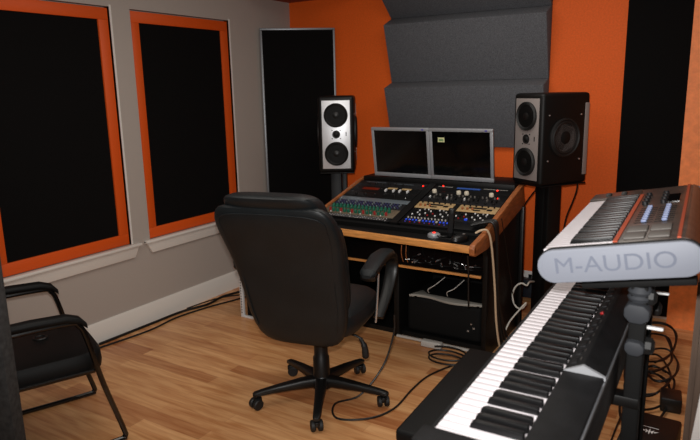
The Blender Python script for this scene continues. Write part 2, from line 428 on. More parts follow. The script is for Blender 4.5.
for s_ in (-.02, .01): part('knob', knob_mesh('kblk', .008, .012, 'plastic'), t, (s_, .04, 0))
t, h, H = unit(BL, .4835, .4835+2*U, 'geargrey', 'slim dark unit with one red lamp, topmost in the left rack bay')
obj('label_strip', MB().m('gunmetal').box(-h+.05, -h+.20, .062, .066, -.001, .001).box(-h+.26, h-.09, .055, .06, -.001, .001), t, local=True)
part('red_lamp', knob_mesh('led', .0055, .004, 'led'), t, (h-.02, .05, 0))
for i in range(6): part('knob', knob_mesh('kblk', .008, .012, 'plastic'), t, (-h+.09+i*.05, .03, 0))
# --- right bay
t, h, H = unit(BR, .012, .012+2*U, 'gearface', 'black unit with a glowing row of blue buttons, lowest in the right rack bay')
for i in range(14): part('button', cap_mesh('bb', .009, .012, .006, 'blue') if i % 5 != 4 else cap_mesh('bg', .012, .014, .006, 'lightgrey'), t, (-h+.03+i*.021, .048, 0))
for i in range(14): part('knob', knob_mesh('ksm', .005, .008, 'lightgrey'), t, (-h+.03+i*.021, .075, 0))
for i in range(10): part('button', cap_mesh('br', .008, .008, .005, 'red') if i % 2 else cap_mesh('bv', .008, .008, .005, 'violet'), t, (-h+.035+i*.03, .022, 0))
t, h, H = unit(BR, .012+2*U, .012+2*U+.125, 'gearface', 'black unit with white, yellow and red push buttons under the cream modules')
cs = ['whiteb', 'yellow', 'whiteb', 'dark', 'red', 'yellow', 'whiteb', 'dark']
for i in range(19):
    for j, yy in enumerate((.03, .055, .085, .105)):
        if (i*3+j*5) % 4 == 3: continue
        c = cs[(i*5+j*3) % 8] if j < 2 else ('whiteb' if (i+j) % 3 == 0 else 'lightgrey' if (i+j) % 5 == 0 else 'dark')
        part('button', cap_mesh('sq'+c, .008, .009, .007, c), t, (-h+.035+i*(2*h-.07)/18, yy, 0))
part('lamp_button', cap_mesh('sqb', .016, .014, .009, 'blue'), t, (h-.13, .02, 0))
for x0, x1, lb in ((BR[0], BR[0]+.235, 'cream faced half width module on the left above the coloured buttons'), (BR[0]+.265, BR[1], 'cream faced half width module on the right beside the wooden desk side')):
    t, h, H = unit(BR, .2275, .2275+2*U, 'cream', lb, 'preamp module', x=(x0, x1), name='preamp_module')
    obj('meter_slot', MB().m('dark').box(-.055, .05, .045, .062, -.001, .002, .0005).box(-.02, .02, .018, .03, -.001, .002).box(h-.06, h-.03, .03, .05, -.001, .002), t, local=True)
    for i in range(6): part('knob', knob_mesh('kblk2', .005, .009, 'dark'), t, (-h+.025+i*.036, .074, 0))
    for i in range(3): part('knob', knob_mesh('kbrn', .007, .012, 'red' if i == 2 else 'cheek'), t, (-h+.03+i*.03, .03, 0))
mb = MB().m('satin')
obj('rack_filler', MB().m('satin').box(BR[0]+.237, BR[0]+.263, .229, .31, -.05, 0, mtx=RM), D)
t, h, H = unit(BR, .3165, .3165+U*1.8, 'geargrey', 'dark unit with a row of bright upright switches above the cream modules')
for i in range(16):
    if i % 5 == 2: continue
    part('switch', cap_mesh('sw', .007, .017, .013, 'whiteb') if i % 4 == 0 else cap_mesh('swd%d' % (i % 4), .007, .017, .013, 'pad' if i % 4 == 1 else 'dark'), t, (-h+.04+i*(2*h-.08)/15, .06, 0))
for i in range(9): part('knob', knob_mesh('kblk', .008, .012, 'plastic'), t, (-h+.05+i*.05, .028, 0))
t, h, H = unit(BR, .3966, .3966+U*2, 'gearface', 'black unit with four ivory dome knobs in the right rack bay', 'equaliser')
for u_ in (-1.565, -1.405, -1.355, -1.20):
    part('dome_knob', knob_mesh('dome', .015, .018, 'dome'), t, (u_+1.35, .062, 0))
for i in range(18): part('knob', knob_mesh('kg8%d' % (i % 3 > 0), .006, .011, 'pad' if i % 3 else 'plastic'), t, (-h+.04+i*(2*h-.08)/17, .022, 0))
part('red_lamp', knob_mesh('led', .0055, .004, 'led'), t, (h-.05, .035, 0))
t, h, H = unit(BR, .4856, .4856+U*1.95, 'gearface', 'black unit with long blue display and red lamps, topmost in the right bay')
obj('display_window', MB().m('bluedisp').box(-h+.15, -h+.30, .045, .062, -.001, .002), t, local=True)
part('red_lamp', knob_mesh('led', .0055, .004, 'led'), t, (h-.09, .055, 0))
part('red_lamp', knob_mesh('led', .0055, .004, 'led'), t, (-h+.05, .072, 0))
obj('label_strip', MB().m('lightgrey').box(-h+.02, -h+.12, .06, .063, -.001, .001).box(h-.18, h-.03, .066, .069, -.001, .001), t, local=True)

# things on the worktop
t = thing('puck_controller', 'small round silver puck with a red lamp on the black worktop', 'controller', (-1.345, 3.015, .7065))
obj('base', MB().m('silver').lathe([(.034, 0), (.036, .006), (.034, .016), (.026, .022), (0, .023)], 28), t, local=True)
obj('red_lamp', MB().m('led').lathe([(.008, .0225), (.007, .026), (0, .027)], 14), t, local=True)
t = thing('handset', 'black upright cordless handset standing at the front of the right rack bay', 'handset', (-1.258, 3.03, .709), (.10, .06, .3))
obj('body', MB().m('plastic').box(-.017, .017, -.012, .012, 0, .165, .008, 3), t, local=True)
obj('button_field', MB().m('geargrey').box(-.012, .012, -.0135, -.0115, .03, .10).m('geargrey').box(-.011, .011, -.0135, -.0115, .11, .14), t, local=True)
t = thing('mouse', 'black computer mouse on the worktop next to the upright handset', 'mouse', (-1.185, 2.985, .7065), (0, 0, -.5))
obj('body', MB().m('plastic').loft([[(w_*math.cos(a), l_*math.sin(a), z) for a in [2*PI*i/20 for i in range(20)]] for w_, l_, z in ((.030, .052, 0), (.033, .056, .008), (.030, .05, .024), (.02, .034, .034), (.006, .01, .037))]), t, local=True)
obj('scroll_wheel', MB().m('chrome').box(-.004, .004, .02, .034, .03, .0385, .002), t, local=True)
tag(obj('coiled_cord', MB().m('cable').tube([(-1.25+.07*math.cos(a)*(1+.1*math.sin(3*a)), 3.0+.03*math.sin(a), .712+.004*(i % 3)) for i, a in enumerate([k*.7 for k in range(22)])], .0035, 6, 4)), 'black cord lying in loops at the foot of the handset', 'cord')

# ------------------------------------------------------------------ monitors
def monitor(xc, label):
    t = thing('monitor', label, 'monitor', (xc, 3.80, .9155), (0, 0, 0), 'silver framed monitors on the desk shelf')
    tilt = Matrix.Translation((0, -.135, .004)) @ RX(.14)
    a, hh = .2085, .330
    obj('bezel', MB().m('silver').box(-a, a, 0, .022, 0, .026, .003, mtx=tilt).box(-a, a, 0, .022, hh-.02, hh, .003, mtx=tilt)
        .box(-a, -a+.019, 0, .022, .022, hh-.018, .003, mtx=tilt).box(a-.019, a, 0, .022, .022, hh-.018, .003, mtx=tilt), t, local=True)
    obj('screen', MB().m('screen').box(-a+.017, a-.017, .005, .018, .024, hh-.018, mtx=tilt), t, local=True)
    obj('back_shell', MB().m('satin').box(-a+.01, a-.01, .022, .045, .01, hh-.01, .008, mtx=tilt), t, local=True)
    obj('badge', MB().m('violet').box(a-.05, a-.034, -.001, .002, hh-.014, hh-.006, mtx=tilt), t, local=True)
    obj('stand_neck', MB().m('satin').box(-.03, .03, .0, .025, .006, .17, .004), t, local=True)
    obj('stand_base', MB().m('satin').box(-.11, .11, -.08, .09, 0, .012, .005), t, local=True)
    return t, tilt
monitor(-1.868, 'silver framed flat monitor on the left half of the desk shelf, screen blank')
mt, tilt = monitor(-1.449, 'silver framed flat monitor on the right, with a pale sticker on its screen')
stk = obj('sticker', MB().m('sticky').box(-.150, -.106, .0035, .0052, .243, .272, mtx=tilt).m('greenink').box(-.143, -.113, .003, .0036, .250, .264, mtx=tilt), mt, local=True)

# ------------------------------------------------------------------ speakers on stands
SW, SD, SH = .250, .362, .531
def driver(r, cone='cone'):
    return (MB().m('rubber').lathe([(r, 0), (r, .011), (r*.95, .014), (r*.90, .009), (r*.85, .013), (r*.79, .009)], 40)
            .m(cone).lathe([(r*.79, .009), (r*.40, .0025), (r*.34, .0025)], 40).m('plastic').lathe([(r*.34, .0025), (r*.30, .008), (r*.16, .013), (0, .0145)], 28))
def speaker(loc, rz, label, baffle):
    t = thing('studio_speaker', label, 'speaker', loc, (0, 0, rz), 'three way studio speakers on stands')
    f = -SD/2
    obj('cabinet', MB().m('satin').box(-SW/2, SW/2, -SD/2, SD/2, 0, SH, .022, 3), t, local=True)
    obj('baffle', MB().m(baffle).box(-.098, .098, f-.004, f+.004, .03, SH-.03, .002), t, local=True)
    for z in (.135, .40):
        obj('woofer', driver(.083), t, local=True).matrix_local = T(0, f-.004, z) @ RX(PI/2)
    tw = obj('tweeter', MB().m('rubber').lathe([(.028, 0), (.027, .004), (.018, .002)], 24).m('cone').lathe([(.018, .002), (.012, .007), (0, .010)], 20), t, local=True)
    tw.matrix_local = T(0, f-.004, .268) @ RX(PI/2)
    for k in range(4):
        a = PI/4+k*PI/2
        sc = part('screw', knob_mesh('spscrew', .004, .002, 'dark'), t, (0, 0, 0)); sc.matrix_local = T(.04*math.cos(a), f-.004, .268+.04*math.sin(a)) @ RX(PI/2)
    obj('indicator_slot', MB().m('dark').box(.066, .072, f-.0055, f-.003, .258, .285), t, local=True)
    for s in (-1, 1):
        mb = MB().m('rubber').lathe([(.112, 0), (.112, .009), (.104, .013), (.097, .007), (.089, .012), (.080, .008)], 44).m('conegrey').lathe([(.080, .008), (.050, .002)], 40).m('cone').lathe([(.050, .002), (.046, .004), (.03, .011), (0, .015)], 32)
        o = obj('side_woofer', mb, t, local=True); o.matrix_local = T(s*SW/2, -.01, .275) @ RY(s*PI/2)
        for dy, dz in ((-.12, .13), (.12, .13), (-.12, -.13), (.12, -.13)):
            sc = part('screw', knob_mesh('spscrew2', .005, .003, 'chrome'), t, (0, 0, 0)); sc.matrix_local = T(s*SW/2, -.01+dy, .275+dz) @ RY(s*PI/2)
    obj('heat_sink', MB().m('alu_shaded_grey').box(SW/2-.02, SW/2+.002, SD/2-.042, SD/2-.010, .05, SH-.06, .002).box(-SW/2-.002, -SW/2+.02, SD/2-.042, SD/2-.010, .05, SH-.06, .002), t, local=True)
    return t
def stand(loc, rz, top, label, colour):
    t = thing('speaker_stand', label, 'speaker stand', loc, (0, 0, rz), 'black speaker stands behind the desk')
    obj('base_plate', MB().m('satin').box(-.10, .10, -.10, .12, 0, .02, .004), t, local=True)
    obj('column', MB().m(colour).box(-.055, .02, -.05, .05, .02, top-.008, .003).m('satin').box(.026, .06, -.05, .05, .02, top-.008, .003), t, local=True)
    obj('top_plate', MB().m('satin').box(-.12, .12, -.16, .18, top-.008, top, .002), t, local=True)
    return t
SPL, SPR = (-2.455, 3.80), (-.945, 3.80)
speaker((SPL[0], SPL[1], .924), math.radians(29), 'studio speaker on the left of the monitors, bright metal front facing the camera', 'alu')
stand((SPL[0], SPL[1], 0), math.radians(29), .924, 'black column stand under the left speaker, half hidden behind the desk', 'geargrey')  # column greyed for the light it catches; both stands are black
speaker((SPR[0], SPR[1], .924), math.radians(-33), 'studio speaker on the right, turned to show its large black side woofer', 'alu_shaded_grey')
stand((SPR[0], SPR[1], 0), math.radians(-33), .924, 'black column stand under the right speaker, between desk and keyboards', 'satin')

# ------------------------------------------------------------------ office chair
OC = thing('office_chair', 'large black leather executive office chair on a five star wheeled base', 'office chair', (-1.650, 2.325, 0), (0, 0, math.radians(12)))
def sup(w_, d_, n=32, e=3.2):
    out = []
    for i in range(n):
        a = 2*PI*i/n; c, s_ = math.cos(a), math.sin(a)
        out.append((w_*math.copysign(abs(c)**(2/e), c), d_*math.copysign(abs(s_)**(2/e), s_)))
    return out
def slab(levels, e=3.2):
    """levels: (z, half width, half depth, y centre)"""
    return [[(x, yc+y, z) for x, y in sup(hw, hd, 32, e)] for z, hw, hd, yc in levels]
# back shell: slightly reclined, wide at the shoulders, narrow at the foot
lean = lambda z: -.18 - .30*(z-.42) - .30*max(0, (z-.80))
bk = [(.352, .10, .012, lean(.36)), (.36, .155, .03, lean(.366)), (.395, .208, .042, lean(.42)), (.50, .240, .048, lean(.5)), (.62, .246, .05, lean(.62)), (.76, .258, .05, lean(.76)), (.88, .276, .052, lean(.88)),
      (.96, .278, .053, lean(.96)), (1.015, .262, .050, lean(1.015)), (1.045, .232, .036, lean(1.045)), (1.055, .19, .015, lean(1.055))]
obj('back_shell', MB().m('leather').loft(slab(bk, 3.6)), OC, local=True, sub=1)
fr = [(z, w_, d_, lean(z)+.07+(0 if z>.6 else .01)) for z, w_, d_ in ((.50, .17, .02), (.52, .222, .045), (.62, .238, .06), (.72, .243, .055), (.735, .244, .05), (.75, .246, .058), (.86, .252, .066), (.94, .252, .062), (.955, .25, .055))]
obj('backrest_cushion', MB().m('leather').loft(slab(fr, 3.4)), OC, local=True, sub=1)
hr = [(.95, .18, .03, -.33), (.965, .210, .06, -.335), (1.02, .220, .075, -.37), (1.065, .212, .082, -.412), (1.092, .19, .072, -.44), (1.102, .15, .04, -.447)]
obj('headrest', MB().m('leather').loft(slab(hr, 3.2)), OC, local=True, sub=1)
def hw_at(z):
    for a, b_ in zip(bk, bk[1:]):
        if a[0] <= z <= b_[0]: return a[1]+(b_[1]-a[1])*(z-a[0])/(b_[0]-a[0])
    return bk[-1][1]
pp = [(.86*hw_at(z), z) for z in (.45, .55, .65, .76, .88, .95, .99)]
pp = [(-x, lean(z)-.0405, z) for x, z in pp] + [(-.17, lean(1.015)-.046, 1.015), (0, lean(1.02)-.046, 1.02), (.17, lean(1.015)-.046, 1.015)] + [(x, lean(z)-.0405, z) for x, z in pp[::-1]]
obj('seam_piping', MB().m('leather').tube(pp, .0025, 8, 6), OC, local=True)
st = [(.395, .20, .20, .03), (.405, .245, .245, .03), (.44, .262, .262, .03), (.475, .265, .268, .03), (.505, .255, .262, .03), (.525, .22, .232, .03), (.532, .15, .16, .03)]
obj('seat', MB().m('leather').loft(slab(st, 4)), OC, local=True, sub=1)
for s in (-1, 1):
    x = s*.315
    path = [(x, -.16, .685), (x, -.11, .710), (x, .01, .728), (x, .14, .722), (x, .215, .68), (x, .215, .61), (x*.97, .15, .51), (x*.92, .07, .425)]
    ar = MB().m('plastic')
    rings = []
    P = [Vector(p) for p in path]
    Q = []
    for i in range(len(P)-1):
        a, b_, c, d = P[max(i-1, 0)], P[i], P[i+1], P[min(i+2, len(P)-1)]
        for k in range(5):
            tt = k/5; Q.append(.5*((2*b_)+(c-a)*tt+(2*a-5*b_+4*c-d)*tt*tt+(3*b_-a-3*c+d)*tt**3))
    Q.append(P[-1])
    for i, p in enumerate(Q):
        tg = (Q[min(i+1, len(Q)-1)]-Q[max(i-1, 0)]).normalized(); sd = Vector((1, 0, 0)); nn = tg.cross(sd).normalized()
        f_ = i/(len(Q)-1); ww = .036 if f_ < .5 else .036-.01*(f_-.5)*2; th = .018 if f_ < .55 else .013
        if i == 0: ww *= .6; th *= .6
        rings.append([p+sd*a+nn*b_ for a, b_ in sup(ww, th, 14, 3)])
    arm = obj('armrest', ar.loft(rings), OC, local=True)
    obj('arm_pad', MB().m('leather').loft([[(x+a, y, z+b_) for a, b_ in sup(w_, h_, 14, 2.6)] for y, z, w_, h_ in ((-.175, .702, .02, .008), (-.155, .714, .038, .018), (.01, .744, .042, .02), (.13, .738, .04, .018), (.185, .712, .03, .012))]), arm, local=True)
    obj('arm_shine', MB().m('chrome').tube([(x*.99, .02, .712), (x*.965, .02, .56), (x*.93, .02, .42)], .0045, 8, 5), arm, local=True)  # chrome line put in for the shine along the arm loop's edge
obj('tilt_mechanism', MB().m('plastic').box(-.09, .09, -.12, .14, .345, .396, .012), OC, local=True)
obj('back_bracket', MB().m('plastic').tube([(0, -.05, .385), (0, -.12, .40), (0, -.155, .46)], .02, 10, 5), OC, local=True)
obj('gas_column', MB().m('plastic').lathe([(.042, .10), (.040, .22), (.034, .23), (.034, .29), (.025, .295), (.025, .35)], 24, T(.016, 0, 0)), OC, local=True)
lv = obj('tilt_lever', MB().m('plastic').tube([(.08, .02, .36), (.18, .02, .345), (.225, .02, .325)], .006, 8, 4), OC, local=True)
obj('lever_grip', MB().m('rubber').tube([(.215, .02, .33), (.235, .02, .29), (.24, .02, .235)], [.010, .015, .017, .013], 10, 5), lv, local=True)
obj('hub', MB().m('plastic').lathe([(.03, .062), (.048, .066), (.05, .10), (.042, .125), (.034, .135)], 24, T(.016, 0, 0)), OC, local=True)
leg0 = math.radians(12-12)
for k in range(5):
    a = leg0+k*2*PI/5
    A = T(.016, 0, 0) @ RZ(a)
    rings = []
    for x, zc, wy, hz in ((.02, .098, .030, .026), (.10, .096, .026, .024), (.21, .088, .021, .018), (.298, .078, .019, .013), (.332, .074, .017, .010), (.342, .072, .010, .006)):
        rings.append([(x, a_, zc+b_) for a_, b_ in sup(wy, hz, 14, 3.5)])
    lg = obj('star_leg', MB().m('plastic').loft(rings, A), OC, local=True)
    sw = random.uniform(0, 2*PI)
    Bm = A @ T(.318, 0, 0) @ RZ(sw)
    cs_ = MB().m('plastic').box(-.018, .022, -.012, .012, .03, .056, .006, mtx=Bm)
    cs_.lathe([(.006, .05), (.006, .072)], 10, Bm)
    for s in (-1, 1):
        cs_.m('rubber').lathe([(.012, -.011), (.022, -.011), (.0265, -.007), (.0265, .007), (.022, .011), (.012, .011)], 20, Bm @ T(.012, s*.017, .0265) @ RX(PI/2))
    obj('caster', cs_, lg, local=True)

# ------------------------------------------------------------------ visitor chair at the left
ga = math.radians(-22.5)
G = thing('visitor_chair', 'black visitor chair with padded arms and bent tube frame at the left edge', 'chair', (-2.42, 1.685, 0), (0, 0, ga))
for s in (-1, 1):
    x = s*.28
    sf = obj('side_frame', MB().m('gloss').tube([(x, -.60, .86), (x, -.555, .60), (x, -.52, .592), (x, -.20, .594), (x, -.145, .575), (x, -.12, .51), (x, -.075, .30), (x*.95, -.008, .055), (x*.95, -.008, .022), (x*.95, -.045, .0125), (x*.95, -.45, .0125), (x*.95, -.50, .02), (x*.95, -.51, .06), (x, -.545, .56)], .0115, 10, 5), G, local=True)
    obj('arm_pad', MB().m('vinyl').loft([[(x+a, y, z+b_) for a, b_ in sup(w_, h_, 16, 2.6)] for y, z, w_, h_ in ((-.535, .614, .018, .008), (-.52, .617, .027, .017), (-.32, .621, .029, .019), (-.19, .617, .029, .018), (-.14, .600, .027, .016), (-.115, .572, .02, .012))]), sf, local=True)
    obj('seat_rail', MB().m('gloss').tube([(s*.268, -.54, .362), (s*.268, -.10, .362)], .010, 10), G, local=True)
seat = []
for z, k in ((.345, .93), (.351, .985), (.375, 1.0), (.415, .99), (.434, .94), (.440, .80)):
    seat.append([(x*k, -.285+y*k, z) for x, y in sup(.264, .245, 44, 5)])
obj('seat', MB().m('vinyl').loft(seat), G, local=True)
obj('backrest', MB().m('vinyl').loft([[(x, y-.02+(-.60-.10*(z-.5)), z) for x, y in sup(w_, d_, 32, 3.5)] for z, w_, d_ in ((.55, .20, .012), (.56, .235, .025), (.70, .242, .03), (.84, .235, .028), (.86, .20, .012))]), G, local=True)
tag(obj('ashtray_disc', MB().m('plastic').lathe([(.030, .4402), (.032, .444), (.029, .448), (.022, .448), (.02, .444), (0, .444)], 26, T(-2.56, 1.475, 0))), 'small round black disc lying on the visitor chair seat', 'disc')

# grey slab at the left edge
sd_ = math.atan2(-.28, -.5)
t = thing('partition_panel', 'dark grey felt partition panel filling the lower left edge of the photo', 'partition', (-1.895, .985, 0), (0, 0, sd_))
obj('felt_board', MB().m('slabfab').box(0, .62, -.03, .03, .0, 1.25, .006), t, local=True)
obj('edge_strip', MB().m('dark').box(.0, .62, -.018, .018, 1.25, 1.262, .002), t, local=True)

# ------------------------------------------------------------------ keyboards
WK = 'CDEFGAB'
def key_layout(n_white, start):
    """white key letters from the treble end downward"""
    seq = []; i = WK.index(start)
    for k in range(n_white): seq.append(WK[(i-k) % 7])
    return seq
# lower: 88 keys. local frame: +y runs away from the camera (treble to bass), +x from key front to rear
LKx, LKy, LKz = -.397, .891, .925
K1 = thing('digital_piano', 'long black digital piano with full white keyboard on the lower tier of the stand', 'keyboard', (LKx, LKy, LKz), (0, 0, math.atan2(.014, .78)))
KW = .0236; NW = 52; KL = NW*KW
sh1 = MB().m('kbbody')
sh1.box(-.016, .226, -.055, KL+.09, -.115, -.030, .006)
sh1.box(-.016, .226, -.055, -.003, -.035, .010, .004).box(-.016, .226, KL+.003, KL+.09, -.035, .010, .004)
sh1.box(.148, .226, -.004, KL+.004, -.035, .012, .003).box(-.016, -.003, -.004, KL+.004, -.035, -.012, .002)
obj('case', sh1, K1, local=True)
wkm = mesh_of('white_key', MB().m('whitekey').box(0, .147, .0006, KW-.0006, -.020, 0, .0014))
bkm = mesh_of('black_key', MB().m('blackkey').prism([(.050, -.004), (.054, .010), (.063, .0135), (.145, .0135), (.145, -.004)], 1, -.0064, .0064, .0018))
seq = key_layout(NW, 'C')
for i, L in enumerate(seq):
    part('white_key', wkm, K1, (0, i*KW, 0))
    # going down from this key: a black key lies between it and the next lower white key unless it is C or F
    if L not in 'CF' and i < NW-1:
        off = {'D': .003, 'E': -.003, 'G': .003, 'A': 0, 'B': -.003}[L]
        part('black_key', bkm, K1, (0, (i+1)*KW+off, 0))
pn = obj('control_panel', MB().m('kbbody').prism([(.150, .0122), (.186, .029), (.225, .0122), (.225, -.02)], 1, .322, KL+.05, .002), K1, local=True)
obj('panel_end', MB().m('silver').prism([(.149, .0122), (.186, .030), (.229, .0122), (.229, .006), (.152, .008)], 1, .314, .322), pn, local=True, label='silver triangular end of the control panel')
for i in range(16):
    y = .352+i*.047
    part('panel_button', cap_mesh('pb', .012, .026, .003, 'geargrey'), pn, (.164, y, .0175), (0, -.39, 0))
    part('panel_button', cap_mesh('pbs', .003, .018, .0015, 'pad'), pn, (.175, y+.012, .0222), (0, -.39, 0))
part('lamp', cap_mesh('pl', .007, .012, .005, 'red'), pn, (.168, .66, .020), (0, -.39, 0))
obj('rear_rail', MB().m('trapframe').box(.226, .229, -.05, KL+.08, -.004, .004), K1, local=True)

# upper: 49 keys, tilted towards the player
TIL = math.radians(10.6)
K2 = thing('keyboard_controller', 'silver ended keyboard controller tilted on the upper tier, lettering on its end cap', 'keyboard', (-.345, 1.362, 1.139), (0, -TIL, math.radians(2.2)))
KW2 = .0222; NW2 = 29; KL2 = NW2*KW2; X1 = .302
b2 = MB().m('panelbrown')
def capo(x0, x1, z0, z1, n=10):
    r = (z1-z0)/2; out = []
    for i in range(n+1):
        a = PI/2+PI*i/n; out.append((x0+r+r*math.cos(a), (z0+z1)/2+r*math.sin(a)))
    for i in range(n+1):
        a = -PI/2+PI*i/n; out.append((x1-r+r*math.cos(a), (z0+z1)/2+r*math.sin(a)))
    return out
LEN2 = KL2+.125
obj('case', MB().m('panelbrown').prism(capo(-.010, X1+.004, -.074, -.014), 1, .004, LEN2).box(.144, X1-.02, .006, LEN2-.002, -.02, .004, .003).box(-.0, .144, KL2+.004, LEN2-.004, -.022, .006, .003)
    .m('panelbrown').loft([[(X1-.022+.024*math.cos(a), y, -.028+.032*math.sin(a)) for a in [PI*k/10-.5 for k in range(11)]] for y in (.006, LEN2-.004)]), K2, local=True)
cap = obj('end_cap', MB().m('kbsilver').prism(capo(-.014, X1+.012, -.074, .001, 14), 1, -.012, .004, .0035).m('dark').prism(capo(-.016, X1+.014, -.076, .003, 14), 1, .004, .009), K2, local=True, label='silver grey rounded end cap carrying the lettering')
obj('far_end_cap', MB().m('kbsilver').prism(capo(-.014, X1+.012, -.074, .001, 14), 1, LEN2, LEN2+.014, .0035), K2, local=True)
def text_mesh(body, size, ext):
    c = bpy.data.curves.new('lettering', 'FONT'); c.body = body; c.size = size; c.extrude = ext; c.align_x = 'CENTER'; c.align_y = 'CENTER'
    tmp = bpy.data.objects.new('tmp_text', c); COL.objects.link(tmp)
    dg = bpy.context.evaluated_depsgraph_get(); me = bpy.data.meshes.new_from_object(tmp.evaluated_get(dg))
    bpy.data.objects.remove(tmp); return me
tm = text_mesh('M-AUDIO', .050, .0004)
xs = [v.co.x for v in tm.vertices]; sx = .238/(max(xs)-min(xs))
tm.transform(Matrix.Diagonal((sx, 1, 1, 1))); tm.materials.clear(); tm.materials.append(M['letter'])
o = bpy.data.objects.new('lettering', tm); COL.objects.link(o); o.parent = cap; o.matrix_local = T((X1-.002)/2-.006, -.0122, -.0365) @ RX(PI/2)
wk2 = mesh_of('white_key', MB().m('whitekey').box(0, .145, .0012, KW2-.0012, -.018, 0, .0014))
bk2 = mesh_of('black_key', MB().m('blackkey').prism([(.050, -.003), (.054, .009), (.060, .0115), (.143, .0115), (.143, -.003)], 1, -.0062, .0062, .0014))
for i, L in enumerate(key_layout(NW2, 'C')):
    part('white_key', wk2, K2, (0, .010+i*KW2, .0))
    if L not in 'CF' and i < NW2-1:
        off = {'D': .003, 'E': -.003, 'G': .003, 'A': 0, 'B': -.003}[L]
        part('black_key', bk2, K2, (0, .010+(i+1)*KW2+off, 0))
obj('reflection_strip', MB().m('orange_strip').box(.1455, .155, .010, KL2+.01, .0045, .0065), K2, local=True)  # orange wall's reflection in the groove behind the keys, put in as colour
obj('trim_stripe', MB().m('orange_strip').box(X1-.034, X1-.027, .010, LEN2-.004, .004, .0065), K2, local=True)
for i in range(2):
    for j in range(2):
        obj('drum_pad', MB().m('pad').box(.164+i*.048, .206+i*.048, .025+j*.07, .085+j*.07, .004, .009, .003), K2, local=True)
for i in range(8):
    for q in range(2):
        x = .190+q*.044
        sl = obj('slider_slot', MB().m('dark').box(x-.022, x+.018, .205+i*.028, .209+i*.028, .004, .0052), K2, local=True)
        obj('fader_cap', MB().m('fader').box(x-.006, x+.006, .202+i*.028, .212+i*.028, .0052, .012, .002), sl, local=True)
for i in range(8):
    o = part('encoder_knob', knob_mesh('enc', .008, .010, 'geargrey'), K2, (.172+(i % 2)*.045, .47+(i//2)*.05, .004))
obj('display', MB().m('screen').box(.225, .255, .47, .60, .004, .0065), K2, local=True)
for i in range(2):
    o = obj('wheel', MB().m('rubber').lathe([(.026, -.008), (.028, -.004), (.028, .004), (.026, .008)], 26, T(.05+i*.045, KL2+.06, -.014) @ RX(PI/2) @ RY(PI/2)), K2, local=True)

# two tier stand: two posts with arms
KS = thing('keyboard_stand', 'black two tier keyboard stand with grey clamps carrying both keyboards', 'keyboard stand', (-.146, 1.8, 0))
for y, px in ((1.435, -.148), (1.70, -.160)):
    ps = obj('post', MB().m('dark').box(px-.017, px+.017, y-.018, y+.018, .03, 1.068, .004), KS)
    for z, k in ((1.010, .80), (.930, .62)):
        obj('clamp', MB().m('clamp').prism([(px_*k, pz_*k) for px_, pz_ in ((-.034, -.010), (-.018, -.028), (.014, -.028), (.032, -.014), (.032, .012), (.016, .026), (-.022, .028), (-.034, .014))], 1, y-.036, y+.026, .006, T(px, 0, z)), ps)
    obj('clamp_bracket', MB().m('clamp').lathe([(.022, 0), (.026, .008), (.022, .014), (.026, .022), (.022, .03), (.020, .034)], 16, T(px, y, 1.032)), ps)
    obj('wing_knob', MB().m('rubber').lathe([(.014, 0), (.020, .004), (.020, .016), (.012, .022)], 8, T(px+.015, y, .93) @ RY(PI/2)), ps)
    obj('wing_knob', MB().m('rubber').lathe([(.012, 0), (.018, .004), (.018, .014), (.01, .02)], 8, T(px+.014, y, 1.043) @ RY(PI/2)), ps)
    obj('upper_arm', MB().m('dark').box(-.27, -.04, y-.018, y+.018, -.008, .006, .002, mtx=T(0, 0, 1.076) @ T(-.146, 0, 0) @ RY(-TIL) @ T(.146, 0, 0)), KS)
    obj('lower_arm', MB().m('satin').box(-.42, px+.017, y-.02, y+.02, .780, .807, .004), KS)
    obj('arm_end', MB().m('whiteb').box(px+.018, px+.052, y-.006, y+.006, .970, .977, .003), ps, label='pale tip of the clamp bolt')
    ft = obj('foot', MB().m('satin').box(-.50, .06, y-.025, y+.025, .0, .034, .006), KS)
obj('cross_brace', MB().m('satin').box(-.160, -.146, 1.44, 1.70, .30, .335, .003), KS)
obj('brace_sleeve', MB().m('whiteb').box(-.215, -.140, 1.398, 1.410, .628, .640, .003), KS, label='white sleeve across the foot of the near post')

# ------------------------------------------------------------------ piano bench
B = thing('piano_bench', 'low black piano bench pushed under the lower keyboard', 'bench', (-.645, 1.88, 0), (0, 0, math.radians(2)))
obj('top', MB().m('vinyl').box(-.175, .175, -.345, .345, .435, .48, .012, 3), B, local=True)
obj('apron', MB().m('satin').box(-.155, .155, -.325, .325, .36, .435, .004), B, local=True)
for sx_ in (-1, 1):
    for sy in (-1, 1): obj('leg', MB().m('satin').box(sx_*.137-.018, sx_*.137+.018, sy*.305-.018, sy*.305+.018, 0, .36, .003), B, local=True)

# ------------------------------------------------------------------ right edge: cabinet, leaning board, floor clutter
t = thing('side_cabinet', 'brown grey laminate cabinet at the right edge below the upper keyboard', 'cabinet', (.25, 2.2, 0))
obj('carcass', MB().m('browncab').box(-.056, .60, 2.0, 2.45, 0, .93, .004), t)
obj('front_edge_strip', MB().m('browncab').box(-.056, -.042, 1.992, 2.0, 0, .93), t)
obj('door', MB().m('browncab').box(-.040, .30, 1.985, 1.9995, .04, .92, .003), t)
tag(obj('white_board', MB().m('whiteboard').prism([(-.040, .0), (.20, .0), (.20, .80), (-.012, .80), (-.055+.012, .40)], 1, 1.74, 1.76, .003)), 'white board edge at the bottom right corner before the brown cabinet', 'board')
t = thing('equipment_case', 'black equipment case with white winged diamond emblem on the floor behind the stand', 'case', (-.19, 2.60, 0), (0, 0, -.05))
obj('body', MB().m('satin').box(-.10, .10, -.16, .13, 0, .115, .01), t, local=True)
em = MB().m('whiteb')
